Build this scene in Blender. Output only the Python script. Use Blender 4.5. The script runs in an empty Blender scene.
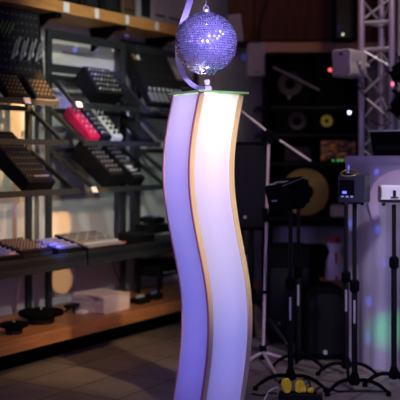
import bpy, bmesh, math, random
from mathutils import Vector, Matrix
R = math.radians
rnd = random.Random(7)
C = bpy.context.scene.collection
F = 900.0; EYE = 1.12; HY = 156.0

def P(px, py, Y):
    return Vector(((px-200)*Y/F, Y, EYE-(py-HY)*Y/F))
def floorY(py): return EYE*F/(py-HY)

# ------------------------------------------------------------------ materials
MATS = {}
def mat(name, col, rough=.5, metal=0., noise=0., nscale=20., emit=None, es=0., coat=0., spec=None, bump=0.):
    if name in MATS: return MATS[name]
    m = bpy.data.materials.new(name); m.use_nodes = True
    nt = m.node_tree; b = nt.nodes['Principled BSDF']
    b.inputs['Base Color'].default_value = (*col, 1)
    b.inputs['Roughness'].default_value = rough
    b.inputs['Metallic'].default_value = metal
    if coat: b.inputs['Coat Weight'].default_value = coat
    if spec is not None: b.inputs['Specular IOR Level'].default_value = spec
    if emit: b.inputs['Emission Color'].default_value = (*emit, 1); b.inputs['Emission Strength'].default_value = es
    if noise or bump:
        tc = nt.nodes.new('ShaderNodeTexCoord'); n = nt.nodes.new('ShaderNodeTexNoise')
        n.inputs['Scale'].default_value = nscale; n.inputs['Detail'].default_value = 4
        nt.links.new(tc.outputs['Object'], n.inputs['Vector'])
        if noise:
            r = nt.nodes.new('ShaderNodeValToRGB')
            r.color_ramp.elements[0].position = .3; r.color_ramp.elements[1].position = .7
            r.color_ramp.elements[0].color = (*[max(0, c*(1-noise)) for c in col], 1)
            r.color_ramp.elements[1].color = (*[min(1, c*(1+noise)) for c in col], 1)
            nt.links.new(n.outputs['Fac'], r.inputs['Fac']); nt.links.new(r.outputs['Color'], b.inputs['Base Color'])
        if bump:
            bp = nt.nodes.new('ShaderNodeBump'); bp.inputs['Strength'].default_value = bump; bp.inputs['Distance'].default_value = .01
            nt.links.new(n.outputs['Fac'], bp.inputs['Height']); nt.links.new(bp.outputs['Normal'], b.inputs['Normal'])
    MATS[name] = m; return m

def wood(name, c1, c2, scale=6., stretch=(1, 12, 12), rough=.4):
    m = bpy.data.materials.new(name); m.use_nodes = True; nt = m.node_tree; b = nt.nodes['Principled BSDF']
    tc = nt.nodes.new('ShaderNodeTexCoord'); mp = nt.nodes.new('ShaderNodeMapping'); n = nt.nodes.new('ShaderNodeTexNoise')
    mp.inputs['Scale'].default_value = stretch; n.inputs['Scale'].default_value = scale; n.inputs['Detail'].default_value = 6
    r = nt.nodes.new('ShaderNodeValToRGB'); r.color_ramp.elements[0].position = .35; r.color_ramp.elements[1].position = .65
    r.color_ramp.elements[0].color = (*c1, 1); r.color_ramp.elements[1].color = (*c2, 1)
    nt.links.new(tc.outputs['Object'], mp.inputs['Vector']); nt.links.new(mp.outputs['Vector'], n.inputs['Vector'])
    nt.links.new(n.outputs['Fac'], r.inputs['Fac']); nt.links.new(r.outputs['Color'], b.inputs['Base Color'])
    b.inputs['Roughness'].default_value = rough
    return m

def tile_mat():
    m = bpy.data.materials.new('floor_tiles'); m.use_nodes = True; nt = m.node_tree; b = nt.nodes['Principled BSDF']
    tc = nt.nodes.new('ShaderNodeTexCoord'); mp = nt.nodes.new('ShaderNodeMapping'); br = nt.nodes.new('ShaderNodeTexBrick')
    mp.inputs['Rotation'].default_value = (0, 0, -R(57.05)); mp.inputs['Location'].default_value = (.1, .13, 0)
    br.offset = 0; br.inputs['Scale'].default_value = 1; br.inputs['Brick Width'].default_value = .42; br.inputs['Row Height'].default_value = .30
    br.inputs['Mortar Size'].default_value = .006; br.inputs['Mortar Smooth'].default_value = .3
    br.inputs['Color1'].default_value = (.30, .235, .20, 1); br.inputs['Color2'].default_value = (.34, .27, .23, 1); br.inputs['Mortar'].default_value = (.06, .045, .04, 1)
    n = nt.nodes.new('ShaderNodeTexNoise'); n.inputs['Scale'].default_value = 9; n.inputs['Detail'].default_value = 6
    mx = nt.nodes.new('ShaderNodeMix'); mx.data_type = 'RGBA'; mx.blend_type = 'MULTIPLY'; mx.inputs[0].default_value = .5
    nt.links.new(tc.outputs['Object'], mp.inputs['Vector']); nt.links.new(mp.outputs['Vector'], br.inputs['Vector'])
    nt.links.new(tc.outputs['Object'], n.inputs['Vector'])
    nt.links.new(br.outputs['Color'], mx.inputs[6]); nt.links.new(n.outputs['Fac'], mx.inputs[7]); nt.links.new(mx.outputs[2], b.inputs['Base Color'])
    b.inputs['Roughness'].default_value = .38
    return m

def translucent(name, col, tfac=.55, rough=.35):
    m = bpy.data.materials.new(name); m.use_nodes = True; nt = m.node_tree; nt.nodes.clear()
    o = nt.nodes.new('ShaderNodeOutputMaterial'); mx = nt.nodes.new('ShaderNodeMixShader')
    p = nt.nodes.new('ShaderNodeBsdfPrincipled'); t = nt.nodes.new('ShaderNodeBsdfTranslucent')
    p.inputs['Base Color'].default_value = (*col, 1); p.inputs['Roughness'].default_value = rough
    t.inputs['Color'].default_value = (*col, 1); mx.inputs[0].default_value = tfac
    nt.links.new(p.outputs[0], mx.inputs[1]); nt.links.new(t.outputs[0], mx.inputs[2]); nt.links.new(mx.outputs[0], o.inputs[0])
    return m
def tinted(name, col, gloss=.08):
    m = bpy.data.materials.new(name); m.use_nodes = True; nt = m.node_tree; nt.nodes.clear()
    o = nt.nodes.new('ShaderNodeOutputMaterial'); mx = nt.nodes.new('ShaderNodeMixShader')
    g = nt.nodes.new('ShaderNodeBsdfGlossy'); t = nt.nodes.new('ShaderNodeBsdfTransparent')
    g.inputs['Roughness'].default_value = .12; t.inputs['Color'].default_value = (*col, 1); mx.inputs[0].default_value = gloss
    nt.links.new(t.outputs[0], mx.inputs[1]); nt.links.new(g.outputs[0], mx.inputs[2]); nt.links.new(mx.outputs[0], o.inputs[0])
    return m

BLACK = mat('black_plastic', (.005, .005, .006), .55, spec=.2)
MATTE = mat('matte_black', (.003, .003, .004), .85, spec=.05)
GREYBLK = mat('grey_black', (.013, .013, .015), .6, spec=.3)
STEEL = mat('dark_steel', (.026, .030, .033), .5, .2)
CHROME = mat('silver_knob', (.55, .55, .58), .35, .6)
PALEKNOB = mat('pale_knob', (.20, .19, .18), .5)
TANKNOB = mat('tan_knob', (.26, .18, .08), .6)
WHITE = mat('white_plastic', (.72, .70, .70), .5)
PAPER = mat('paper', (.8, .78, .76), .8)
RED = mat('red_panel', (.55, .015, .06), .4)
TANP = mat('tan_panel', (.42, .34, .28), .5, noise=.15)
GREEN = mat('green_fader', (.18, .42, .08), .5)
BLUEP = mat('blue_panel', (.10, .11, .30), .45)
YEL = mat('yellow_cone', (.80, .70, .06), .5)
YELD = mat('yellow_woofer', (.34, .26, .05), .6, noise=.2, nscale=8)
YPLUG = mat('yellow_plug', (.95, .74, .03), .45)
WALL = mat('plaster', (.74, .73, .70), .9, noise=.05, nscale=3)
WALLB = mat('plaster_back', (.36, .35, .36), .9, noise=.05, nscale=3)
ALU = mat('aluminium', (.62, .60, .64), .35, .35, bump=.05, nscale=60)
PINKTUBE = mat('pale_tube', (.68, .55, .52), .45, .2)
CLOTH = mat('stretch_cloth', (.47, .44, .50), .85, noise=.05, nscale=4)
EMB = mat('emblem_pink', (.88, .72, .74), .8)
GRILLE = mat('grille_lilac', (.17, .13, .24), .7)
CABLE = mat('black_cable', (.01, .01, .012), .5)
WCABLE = mat('white_cable', (.75, .74, .76), .5)
BROWN = mat('brown_card', (.10, .05, .03), .7, noise=.2)
LBROWN = mat('orange_card', (.35, .16, .06), .7)
GREYBOX = mat('grey_box', (.36, .34, .36), .6, noise=.08)
SHELFW = wood('shelf_wood', (.50, .215, .06), (.64, .30, .09))
PLATW = wood('platform_wood', (.36, .14, .055), (.48, .20, .08))
CABW = wood('cabinet_wood', (.070, .020, .009), (.10, .030, .013), stretch=(8, 8, 1), rough=.8)
TRIMW = wood('pillar_ply', (.80, .68, .48), (.88, .76, .56), stretch=(10, 10, 1))
PANELW = translucent('milky_panel', (.90, .89, .93), .55)
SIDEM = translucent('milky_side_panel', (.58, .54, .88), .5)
GLASS = tinted('green_glass_plate', (.75, .95, .8), .12)
TRAYG = tinted('smoked_tray_glass', (.80, .84, .82), .03)
GEDGE = mat('green_glass_edge', (.34, .80, .28), .25)
MIRROR = mat('mirror_tile', (.76, .70, 1.), .09, .80)
ARMM = translucent('lilac_acrylic', (.80, .72, .92), .4, .2)
LEDR = mat('red_led', (.5, .02, .02), .5, emit=(1, .12, .10), es=2)
LEDW = mat('white_led', (.8, .8, .9), .5, emit=(.7, .8, 1), es=4)
LEDG = mat('green_led', (.1, .5, .1), .5, emit=(.1, 1, .2), es=.6)
LEDO = mat('orange_led', (.5, .2, .02), .5, emit=(1, .35, .05), es=.5)
LEDB = mat('blue_led', (.1, .1, .6), .5, emit=(.15, .2, 1), es=1.2)

# ------------------------------------------------------------------ mesh helpers
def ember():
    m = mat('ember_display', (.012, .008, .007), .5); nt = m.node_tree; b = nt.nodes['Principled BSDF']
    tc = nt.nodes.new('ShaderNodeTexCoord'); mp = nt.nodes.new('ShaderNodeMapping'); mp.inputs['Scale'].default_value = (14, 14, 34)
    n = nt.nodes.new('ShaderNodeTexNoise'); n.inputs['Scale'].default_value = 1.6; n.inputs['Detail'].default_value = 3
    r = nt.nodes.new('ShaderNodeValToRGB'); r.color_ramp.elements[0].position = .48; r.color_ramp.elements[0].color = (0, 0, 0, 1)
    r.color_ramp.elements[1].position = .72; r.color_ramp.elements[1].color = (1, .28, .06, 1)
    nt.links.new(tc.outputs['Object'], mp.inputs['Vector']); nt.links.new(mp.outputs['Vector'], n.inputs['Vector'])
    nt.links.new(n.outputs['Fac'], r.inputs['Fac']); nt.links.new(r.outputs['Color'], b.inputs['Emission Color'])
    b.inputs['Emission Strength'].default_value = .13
    return m
class MB:
    def __init__(s): s.bm = bmesh.new()
    def box(s, c, size, M=None, bev=0.):
        r = bmesh.ops.create_cube(s.bm, size=1.0)
        vs = r['verts']
        T = Matrix.Translation(Vector(c)) @ Matrix.Diagonal((*size, 1))
        if M is not None: T = M @ T
        bmesh.ops.transform(s.bm, matrix=T, verts=vs)
        if bev:
            es = list({e for v in vs for e in v.link_edges})
            bmesh.ops.bevel(s.bm, geom=es, offset=bev, segments=2, profile=.5, affect='EDGES')
        return s
    def cyl(s, c, r, h, M=None, seg=20, r2=None):
        """axis z, centred at c"""
        q = bmesh.ops.create_cone(s.bm, cap_ends=True, segments=seg, radius1=r, radius2=r if r2 is None else r2, depth=h)
        T = Matrix.Translation(Vector(c))
        if M is not None: T = T @ M
        bmesh.ops.transform(s.bm, matrix=T, verts=q['verts'])
        return s
    def sphere(s, c, r, sc=(1, 1, 1), seg=16):
        q = bmesh.ops.create_uvsphere(s.bm, u_segments=seg, v_segments=seg//2+2, radius=r)
        bmesh.ops.transform(s.bm, matrix=Matrix.Translation(Vector(c)) @ Matrix.Diagonal((*sc, 1)), verts=q['verts'])
        return s
    def tube(s, pts, r, seg=10, sx=1., flat=None):
        pts = [Vector(p) for p in pts]; rings = []
        rr = r if isinstance(r, (list, tuple)) else [r]*len(pts)
        up = Vector((0, 0, 1))
        t0 = (pts[1]-pts[0]).normalized()
        if abs(t0.dot(up)) > .95: up = Vector((0, 1, 0))
        for i, p in enumerate(pts):
            t = ((pts[min(i+1, len(pts)-1)]-pts[max(i-1, 0)])).normalized()
            a = t.cross(up).normalized(); b = a.cross(t).normalized()
            rings.append([s.bm.verts.new(p+(a*math.cos(k*2*math.pi/seg)*sx+b*math.sin(k*2*math.pi/seg))*rr[i]) for k in range(seg)])
        for i in range(len(rings)-1):
            for k in range(seg):
                s.bm.faces.new((rings[i][k], rings[i][(k+1) % seg], rings[i+1][(k+1) % seg], rings[i+1][k]))
        s.bm.faces.new(rings[0][::-1]); s.bm.faces.new(rings[-1])
        return s
    def prism(s, prof, x0, x1, axis='x'):
        """profile of (a,b); axis x: (y,z); axis y: (x,z); axis z: (x,y)"""
        def mk(a, b, t):
            return (t, a, b) if axis == 'x' else ((a, t, b) if axis == 'y' else (a, b, t))
        A = [s.bm.verts.new(mk(a, b, x0)) for a, b in prof]; B = [s.bm.verts.new(mk(a, b, x1)) for a, b in prof]
        n = len(prof)
        s.bm.faces.new(A[::-1]); s.bm.faces.new(B)
        for i in range(n): s.bm.faces.new((A[i], A[(i+1) % n], B[(i+1) % n], B[i]))
        return s
    def lathe(s, prof, c=(0, 0, 0), seg=28, M=None):
        c = Vector(c); rings = []; new = []
        for r, z in prof:
            ring = [s.bm.verts.new(Vector((r*math.cos(k*2*math.pi/seg), r*math.sin(k*2*math.pi/seg), z))) for k in range(seg)]
            rings.append(ring); new += ring
        for i in range(len(rings)-1):
            for k in range(seg):
                s.bm.faces.new((rings[i][k], rings[i][(k+1) % seg], rings[i+1][(k+1) % seg], rings[i+1][k]))
        s.bm.faces.new(rings[0][::-1]); s.bm.faces.new(rings[-1])
        T = Matrix.Translation(c) @ (M or Matrix())
        bmesh.ops.transform(s.bm, matrix=T, verts=new)
        return s
    def build(s, name, m, parent=None, smooth=False, bevel=0.):
        bmesh.ops.recalc_face_normals(s.bm, faces=s.bm.faces[:])
        me = bpy.data.meshes.new(name); s.bm.to_mesh(me); s.bm.free()
        o = bpy.data.objects.new(name, me); C.objects.link(o)
        me.materials.append(m)
        if smooth:
            for p in me.polygons: p.use_smooth = True
            me.set_sharp_from_angle(angle=R(40))
        if bevel:
            b = o.modifiers.new('bevel', 'BEVEL'); b.width = bevel; b.segments = 2; b.limit_method = 'ANGLE'
        if parent: o.parent = parent
        return o

def tag(o, label=None, cat=None, group=None, kind=None):
    if label: o['label'] = label
    if cat: o['category'] = cat
    if group: o['group'] = group
    if kind: o['kind'] = kind
    return o
def root(name, label, cat, loc=(0, 0, 0), rot=(0, 0, 0), group=None, M=None):
    o = bpy.data.objects.new(name, None); C.objects.link(o); o.empty_display_size = .05
    if M is not None: o.matrix_world = M
    else: o.location = loc; o.rotation_euler = rot
    return tag(o, label, cat, group)
def inst(o, parent, loc, rot=None):
    c = o.copy(); C.objects.link(c); c.parent = parent; c.location = loc
    if rot: c.rotation_euler = rot
    return c
def struct(name, mb, m, parent=None, **k):
    o = mb.build(name, m, parent, **k)
    if parent is None: o['kind'] = 'structure'
    return o
RX90 = Matrix.Rotation(R(90), 4, 'X')

# ------------------------------------------------------------------ the left display wall frame
O = Vector((-.984, 4.43, 0)); EX = Vector((.544, .839, 0)); EY = Vector((-.839, .544, 0))
WROT = math.atan2(.839, .544)
WM = Matrix.Translation(O) @ Matrix.Rotation(WROT, 4, 'Z')
def U(px, v):
    k = (px-200)/F
    return (k*(O.y+EY.y*v) - O.x-EY.x*v)/(EX.x-k*EX.y)
def Wp(u, v, z): return O+EX*u+EY*v+Vector((0, 0, z))
def Wm(u, v, z, rx=0., rz=0.):
    return WM @ Matrix.Translation((u, v, z)) @ Matrix.Rotation(R(rz), 4, 'Z') @ Matrix.Rotation(R(rx), 4, 'X')

# ------------------------------------------------------------------ structure
struct('floor', MB().box((.6, 4.2, -.05), (7, 7.6, .1)), tile_mat())
b = MB(); b.box((.85, .60, 1.45), (4.0, .10, 2.9), M=WM)        # u -1.15..2.85
struct('wall_left', b, WALL)
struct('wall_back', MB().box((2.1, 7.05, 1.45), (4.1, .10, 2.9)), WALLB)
struct('ceiling', MB().box((.6, 4.2, 2.95), (7, 7.6, .1)), mat('ceiling_paint', (.10, .09, .10), .9))
# low wooden platform under the display
pf = root('display_platform', 'long low wooden plinth with rounded warm edge along the left wall', 'platform', M=Wm(0, 0, 0))
MB().box((.75, .27, .165), (3.7, .55, .07)).build('platform_top', PLATW, pf, bevel=.006)
MB().box((.75, .36, .065), (3.6, .34, .13)).build('plinth', MATTE, pf)

# upper wooden shelf
sh = root('wall_shelf', 'thick orange wooden shelf board high on left wall with price tags', 'shelf', M=Wm(0, 0, 0))
MB().box((.85, .41, 1.985), (3.9, .28, .07)).build('board', SHELFW, sh, bevel=.004)
for u in (.15, .739, 1.35, 1.96):
    m_ = MB(); m_.box((u, .41, 1.935), (.05, .26, .028)); m_.prism([(.53, 1.80), (.55, 1.80), (.55, 1.93), (.35, 1.93), (.35, 1.92)], u-.006, u+.006)
    m_.build('bracket', MATTE, sh)
for px in (66.5, 97, 127.5, 157):
    u = U(px, .265)
    o = MB().box((u, .266, 1.985), (.036 if px > 70 else .05, .003, .058)).build('price_tag', PAPER, sh)
# things standing on the upper shelf (only their feet are in the picture)
def shelfbox(name, label, cat, px0, px1, h, m, stripes=None, grp=None, v=.40, d=.16):
    u0, u1 = U(px0, v-d/2), U(px1, v-d/2)
    t = root(name, label, cat, M=Wm((u0+u1)/2, v, 2.02), group=grp)
    w = (u1-u0)
    MB().box((0, 0, h/2), (w-.006, d, h)).build('body', m, t, bevel=.006)
    if stripes:
        MB().box((0, -d/2-.001, h*.5), (w*.6, .004, h*.8)).build('front_panel', stripes, t)
    else:
        MB().box((0, -d/2-.001, h*.22), (w*.8, .004, h*.06)).build('front_seam', GREYBLK, t)
    return t
shelfbox('effects_unit', 'black boxed unit at the left end of the upper shelf in view', 'audio unit', 60, 79, .16, BLACK)
shelfbox('effects_unit', 'black unit with dark front on upper shelf beside the brown carton, farther one', 'audio unit', 81, 100, .2, BLACK, GREYBLK)
shelfbox('effects_unit', 'black unit touching the brown carton on the upper shelf', 'audio unit', 101, 121, .2, BLACK, GREYBLK)
shelfbox('carton', 'dark brown narrow carton on the upper shelf', 'box', 123, 136, .2, BROWN)
shelfbox('grey_case', 'grey case on the upper shelf next to the brown carton', 'case', 138, 153, .24, GREYBOX, GREYBLK)
shelfbox('grey_case', 'pale grey case on upper shelf, middle one of three', 'case', 154, 166, .24, GREYBOX)
shelfbox('grey_case', 'pale grey case at the right end of the upper shelf by the ball', 'case', 167, 186, .24, GREYBOX)

# display racks
VP = .42
def rack(u0, u1, label, frame=True, lips=True):
    t = root('display_rack', label, 'display rack', M=Wm(u0, VP, .2))
    def L(u, v, z): return (u-u0, v-VP, z-.2)
    for u in (u0, u1):
        MB().box(L(u, VP, 1.035), (.036, .03, 1.67)).build('post', STEEL, t, bevel=.003)
    if frame:
        for z in (1.845, 1.645): MB().box(L((u0+u1)/2, VP+.003, z), (u1-u0-.03, .022, .05)).build('crossbar', STEEL, t)
    for (vb, zb, vf, zf) in ((.40, 1.60, .222, 1.415), (.40, 1.40, .147, 1.195), (.40, 1.165, .066, .925)):
        tr = MB().box(L((u0+u1)/2, vf-.012, zf), (u1-u0+.04, .014, .032)).build('tray_lip', STEEL, t)
        MB().box(L((u0+u1)/2, vb, zb-.01), (u1-u0+.02, .014, .03)).build('tray_rail', STEEL, tr)
        for u in (u0+.005, u1-.005):
            MB().prism([(L(0, vb, zb)[1], L(0, vb, zb)[2]), (L(0, vf, zf)[1]-.01, L(0, vf, zf)[2]+.006),
                        (L(0, vf, zf)[1]-.01, L(0, vf, zf)[2]-.02), (L(0, vb, zb)[1], L(0, vb, zb)[2]-.03)], u-u0-.008, u-u0+.008).build('tray_arm', STEEL, tr)
        g = MB(); a = L(0, vb, zb); f = L(0, vf, zf)
        g.prism([(a[1], a[2]), (a[1], a[2]-.006), (f[1], f[2]-.006), (f[1], f[2])], .014, u1-u0-.014)
        g.build('tray_glass', TRAYG, tr)
    s = MB().box(L((u0+u1)/2, .235, .555), (u1-u0+.15, .37, .03)).build('worktop', GREYBLK, t)
    MB().box(L((u0+u1)/2, .058, .545), (u1-u0+.15, .012, .085)).build('worktop_lip', STEEL, s)
    return t
rack(-.09, .637, 'dark metal display rack with sloping glass trays, left one')
rack(.806, 1.521, 'dark metal display rack with red and white mixers, middle one')
rack(1.681, 2.40, 'dark metal display rack mostly hidden behind the wavy pillar')
# wall-mounted trays' geometry for placing
TR = {1: (.40, 1.60, .222, 1.415), 2: (.40, 1.40, .147, 1.195), 3: (.40, 1.165, .066, .925)}
def on_tray(k, u, s):
    """matrix of a thing lying on tray k, its front edge s metres up from the lip"""
    vb, zb, vf, zf = TR[k]; a = math.atan2(zb-zf, vb-vf)
    v = vf+s*math.cos(a); z = zf+s*math.sin(a)+.004
    return Wm(u, v, z, rx=math.degrees(a))

KN = {}
def knob(m, parent, loc, r=.006, h=.010):
    key = (m.name, r, h)
    if key in KN: return inst(KN[key], parent, loc)
    o = MB().lathe([(r, 0), (r*.95, h*.7), (r*.7, h)], seg=10).build('knob', m, parent, smooth=True)
    o.location = loc; KN[key] = o; return o
FD = {}
def fader(m, parent, loc, L=.05):
    key = (m.name, L)
    if key in FD: return inst(FD[key], parent, loc)
    b = MB(); b.box((0, 0, .001), (.0025, L, .002)); b.box((0, L*.12, .006), (.010, .016, .012), bev=.002)
    o = b.build('fader', m, parent); o.location = loc; FD[key] = o; return o

def mixer(name, label, w, d, h, M, body=BLACK, panel=GREYBLK, kmat=PALEKNOB, cols=5, rows=4, nf=0, fmat=CHROME, krad=.006,
          hf=None, screen=None, lip=None, cat='mixer', grp=None, extra=None, kz=(.05, .95)):
    """origin: front edge centre at base, y up the slope"""
    hf = h*.6 if hf is None else hf
    t = root(name, label, cat, M=M, group=grp)
    MB().prism([(0, 0), (0, hf), (d, h), (d, 0)], -w/2, w/2).build('body', body, t, bevel=.004)
    sl = math.atan2(h-hf, d)
    top = lambda y: hf+(h-hf)*y/d
    pb = MB(); pb.prism([(d*.04, top(d*.04)+.0), (d*.04, top(d*.04)+.003), (d*.96, top(d*.96)+.003), (d*.96, top(d*.96))], -w*.46, w*.46)
    p = pb.build('control_panel', panel, t)
    y0 = .38 if nf else kz[0]
    for j in range(rows):
        y = d*(y0+(kz[1]-y0)*(j+.5)/rows)
        for i in range(cols):
            x = w*(-.44+.88*(i+.5)/cols)
            knob(kmat if (i+j) % 4 or kmat is not PALEKNOB else CHROME, t, (x, y, top(y)+.003), krad, krad*1.7)
    for i in range(nf):
        x = w*(-.44+.88*(i+.5)/nf); y = d*.2
        fader(fmat, t, (x, y, top(y)+.003), round(d*.24, 3))
    if screen:
        sx, sy, sw, sd, sm = screen
        MB().box((w*sx, d*sy, top(d*sy)+.004), (w*sw, d*sd, .004)).build('label_strip', sm, t)
    if lip:
        MB().box((0, -.002, hf*.5), (w*.92, .005, hf*.5)).build('front_edge', lip, t)
    return t

# ---- tray 1 (upper), left rack
def upx(k, px): return U(px, TR[k][2])
mixer('mixing_desk', 'large black mixing desk with green and silver faders, propped upright at upper left', .50, .38, .07,
      Wm(.375, .325, 1.55, rx=80), cols=12, rows=8, nf=0, fmat=CHROME, kmat=mat('dim_knob', (.13, .10, .11), .5), krad=.006)
g = C.objects['mixing_desk']
for i in range(6):
    o = MB().box((0, 0, 0), (.005, .085, .004)).build('green_strip', GREEN, g); o.location = (-.14+i*.028, .255, .076); o.rotation_euler = (0, 0, R(-38))
for i in range(8):
    bb = MB(); bb.box((0, 0, 0), (.008, .13, .004)); bb.box((0, -.05, .008), (.014, .03, .014), bev=.003)
    o = bb.build('long_fader', CHROME, g); o.location = (.0+i*.031, .14+.02*(i % 2), .076); o.rotation_euler = (0, 0, R(-30))
mixer('mixer', 'small mixer with rows of tan knobs on the top tray at picture left edge', .16, .22, .05, on_tray(1, upx(1, 16), .0), cols=5, rows=7, kmat=TANKNOB, krad=.006, lip=GREYBLK)
mixer('mixer', 'small mixer with rows of tan knobs and pale front edge, below the propped desk', .17, .24, .05, on_tray(1, upx(1, 44), .0), cols=5, rows=7, kmat=TANKNOB, krad=.006, lip=TANP)
def price(label, k, px):
    vb, zb, vf, zf = TR[k]
    o = MB().box((0, 0, 0), (.045, .004, .034)).build('price_card', PAPER); o.matrix_world = Wm(upx(k, px), vf-.024, zf+.004, rx=-25)
    tag(o, label, 'price card')
price('white price card on the top tray lip between the two tan-knobbed mixers', 1, 24)
price('white price card on the top tray lip left of the black knobbed mixer', 1, 76)
price('white price card on the third tray lip below the left controller', 3, 91)
# ---- tray 1, middle rack
mixer('mixer', 'black mixer with many knobs on the top tray of the middle rack',  .25, .20, .12, on_tray(1, upx(1, 105), .02), hf=.09, cols=7, rows=5, kmat=PALEKNOB, krad=.007)
mixer('mixer', 'flat black mixer on the top tray right of the many-knobbed one', .17, .18, .035, on_tray(1, upx(1, 131), .0), cols=5, rows=4, kmat=GREYBLK, krad=.006)
# big propped console near pillar
t = mixer('mixing_desk', 'large black mixing desk with silver fader blocks propped up left of the mirror ball', .46, .50, .07,
      Wm(1.80, .26, 1.44, rx=58), cols=8, rows=4, nf=8, fmat=WHITE, kmat=GREYBLK, krad=.008)
for i in range(4): MB().box((-.20+.055*i, .05, .052), (.028, .07, .012)).build('fader_block', CHROME, t)
for dx, m_ in ((-.19, LBROWN), (-.15, PAPER)): MB().box((dx, .36, .068), (.03, .04, .004)).build('sticker', m_, t)
# ---- tray 2
mixer('mixer', 'bright red small mixer on the middle tray', .09, .25, .065, on_tray(2, upx(2, 93), .005), body=RED, panel=RED, cols=2, rows=5, kmat=mat('pinkish_knob', (.42, .22, .26), .5), krad=.007, cat='mixer')
mixer('mixer', 'black small mixer between the red and white mixers', .09, .26, .065, on_tray(2, upx(2, 105), .005), cols=3, rows=6, kmat=PALEKNOB, krad=.007)
mixer('mixer', 'white small mixer right of the red and black ones', .09, .26, .065, on_tray(2, upx(2, 116), .005), body=WHITE, panel=PAPER, cols=2, rows=6, kmat=BLACK, krad=.009)
# ---- tray 3
mixer('mixer', 'big black mixer with rows of small buttons on the third tray, far left', .21, .42, .10, on_tray(3, upx(3, 37), .0), hf=.07, cols=8, rows=8, kmat=mat('grey_key', (.16, .15, .18), .5), krad=.004, screen=(.1, .10, .5, .025, mat('grey_key2', (.3, .28, .32), .5)))
mixer('controller', 'thick black controller box, left one of two on the third tray',   .135, .32, .115, on_tray(3, upx(3, 111), .0), hf=.10, cols=4, rows=7, kmat=mat('grey_key', (.2, .2, .2)), krad=.007, cat='controller')
mixer('controller', 'slim black controller with a white label, right one of two on third tray',   .11, .32, .085, on_tray(3, upx(3, 135), .0), hf=.07, cols=4, rows=7, kmat=mat('grey_key', (.2, .2, .2)), krad=.007, screen=(-.05, .28, .5, .14, PAPER), cat='controller')
mixer('controller', 'dark low controller at right end of the middle tray near pillar', .14, .22, .03, on_tray(2, upx(2, 148), .01), cols=4, rows=4, kmat=GREYBLK, krad=.006, cat='controller')

# ---- worktop (z .57)
def wt(px, v, rx=4., rz=0.): return Wm(U(px, v), v, .572, rx=rx, rz=rz)
mixer('mixer', 'mixer with blue-lit knobs at the left end of the worktop', .25, .20, .06, wt(4, .09), cols=10, rows=5, panel=BLUEP, kmat=mat('blue_knob', (.3, .3, .7), .4), krad=.007, screen=(.3, .10, .12, .05, LEDO))  # blue light on this mixer is put into its panel and knob colours
mixer('mixer', 'dark mixer with brown knobs in the middle of the left worktop', .24, .24, .07, wt(37, .12), cols=9, rows=5, kmat=mat('brown_knob', (.25, .17, .13), .5), krad=.008, lip=GREYBLK)
mixer('mixer', 'blue-lit mixer with pale knobs on the worktop left of the long tan one', .20, .22, .06, wt(71, .09), cols=8, rows=4, panel=BLUEP, kmat=mat('lilac_knob', (.5, .48, .8), .4), krad=.006)  # blue cast of the light painted into panel and knobs
t = mixer('mixer', 'long tan mixer with striped fader rows and a red tip on the worktop', .36, .27, .07, wt(109, .08, 4), hf=.02, panel=TANP, cols=14, rows=3, kmat=PALEKNOB, krad=.006, nf=14, fmat=PAPER)
MB().box((.168, .02, .030), (.016, .022, .008)).build('red_button', mat('red_button', (.7, .05, .03), .5), t)
mixer('audio_interface', 'low black rack unit with a blue top on the worktop beside the pillar', .16, .18, .05, wt(147, .13), hf=.05, cols=4, rows=2, kmat=BLACK, krad=.005, cat='audio unit')
o = mixer('audio_interface', 'small black unit lying on top of the rack unit beside the pillar', .12, .12, .035, Wm(U(160, .25), .25, .672, rx=2), hf=.035, cols=3, rows=2, kmat=BLUEP, krad=.006, cat='audio unit')
mixer('audio_interface', 'black unit under the small blue-knobbed one at the worktop right end', .20, .16, .055, Wm(U(163, .22), .22, .61, rx=0), hf=.055, cols=5, rows=1, kmat=BLUEP, krad=.005, cat='audio unit')

# ---- on the platform (z .2)
def turntable(label, px, v, r, h):
    t = root('turntable_platter', label, 'platter', M=Wm(U(px, v), v, .2))
    MB().lathe([(r*.55, 0), (r*.6, h*.4), (r*.5, h*.5)]).build('base', GREYBLK, t, smooth=True)
    MB().lathe([(r*.5, h*.5), (r*.98, h*.62), (r, h*.75), (r*.98, h*.9), (r*.15, h)]).build('plate', MATTE, t, smooth=True)
    MB().cyl((0, 0, h+.004), .006, .012).build('spindle', CHROME, t)
turntable('large black round platter on a foot on the wooden plinth', 41, .20, .125, .075)
turntable('small black round platter at the left of the wooden plinth', 14, .11, .075, .06)
t = root('tabletop_tripod', 'small black clamp stand on the plinth left of the magazine pile', 'clamp', M=Wm(U(72, .27), .27, .2))
MB().box((0, 0, .04), (.09, .05, .022), bev=.004).build('head', BLACK, t)
for a in (0, 120, 240):
    MB().tube([(0, 0, .035), (.045*math.cos(R(a)), .045*math.sin(R(a)), .004)], .006).build('leg', BLACK, t)
o = MB().box((0, 0, .006), (.10, .06, .012), bev=.003).build('cream_pad', PAPER); o.matrix_world = Wm(U(83, .22), .22, .2, rz=10); tag(o, 'cream flat pad on the plinth beside the magazine pile', 'pad')
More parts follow.
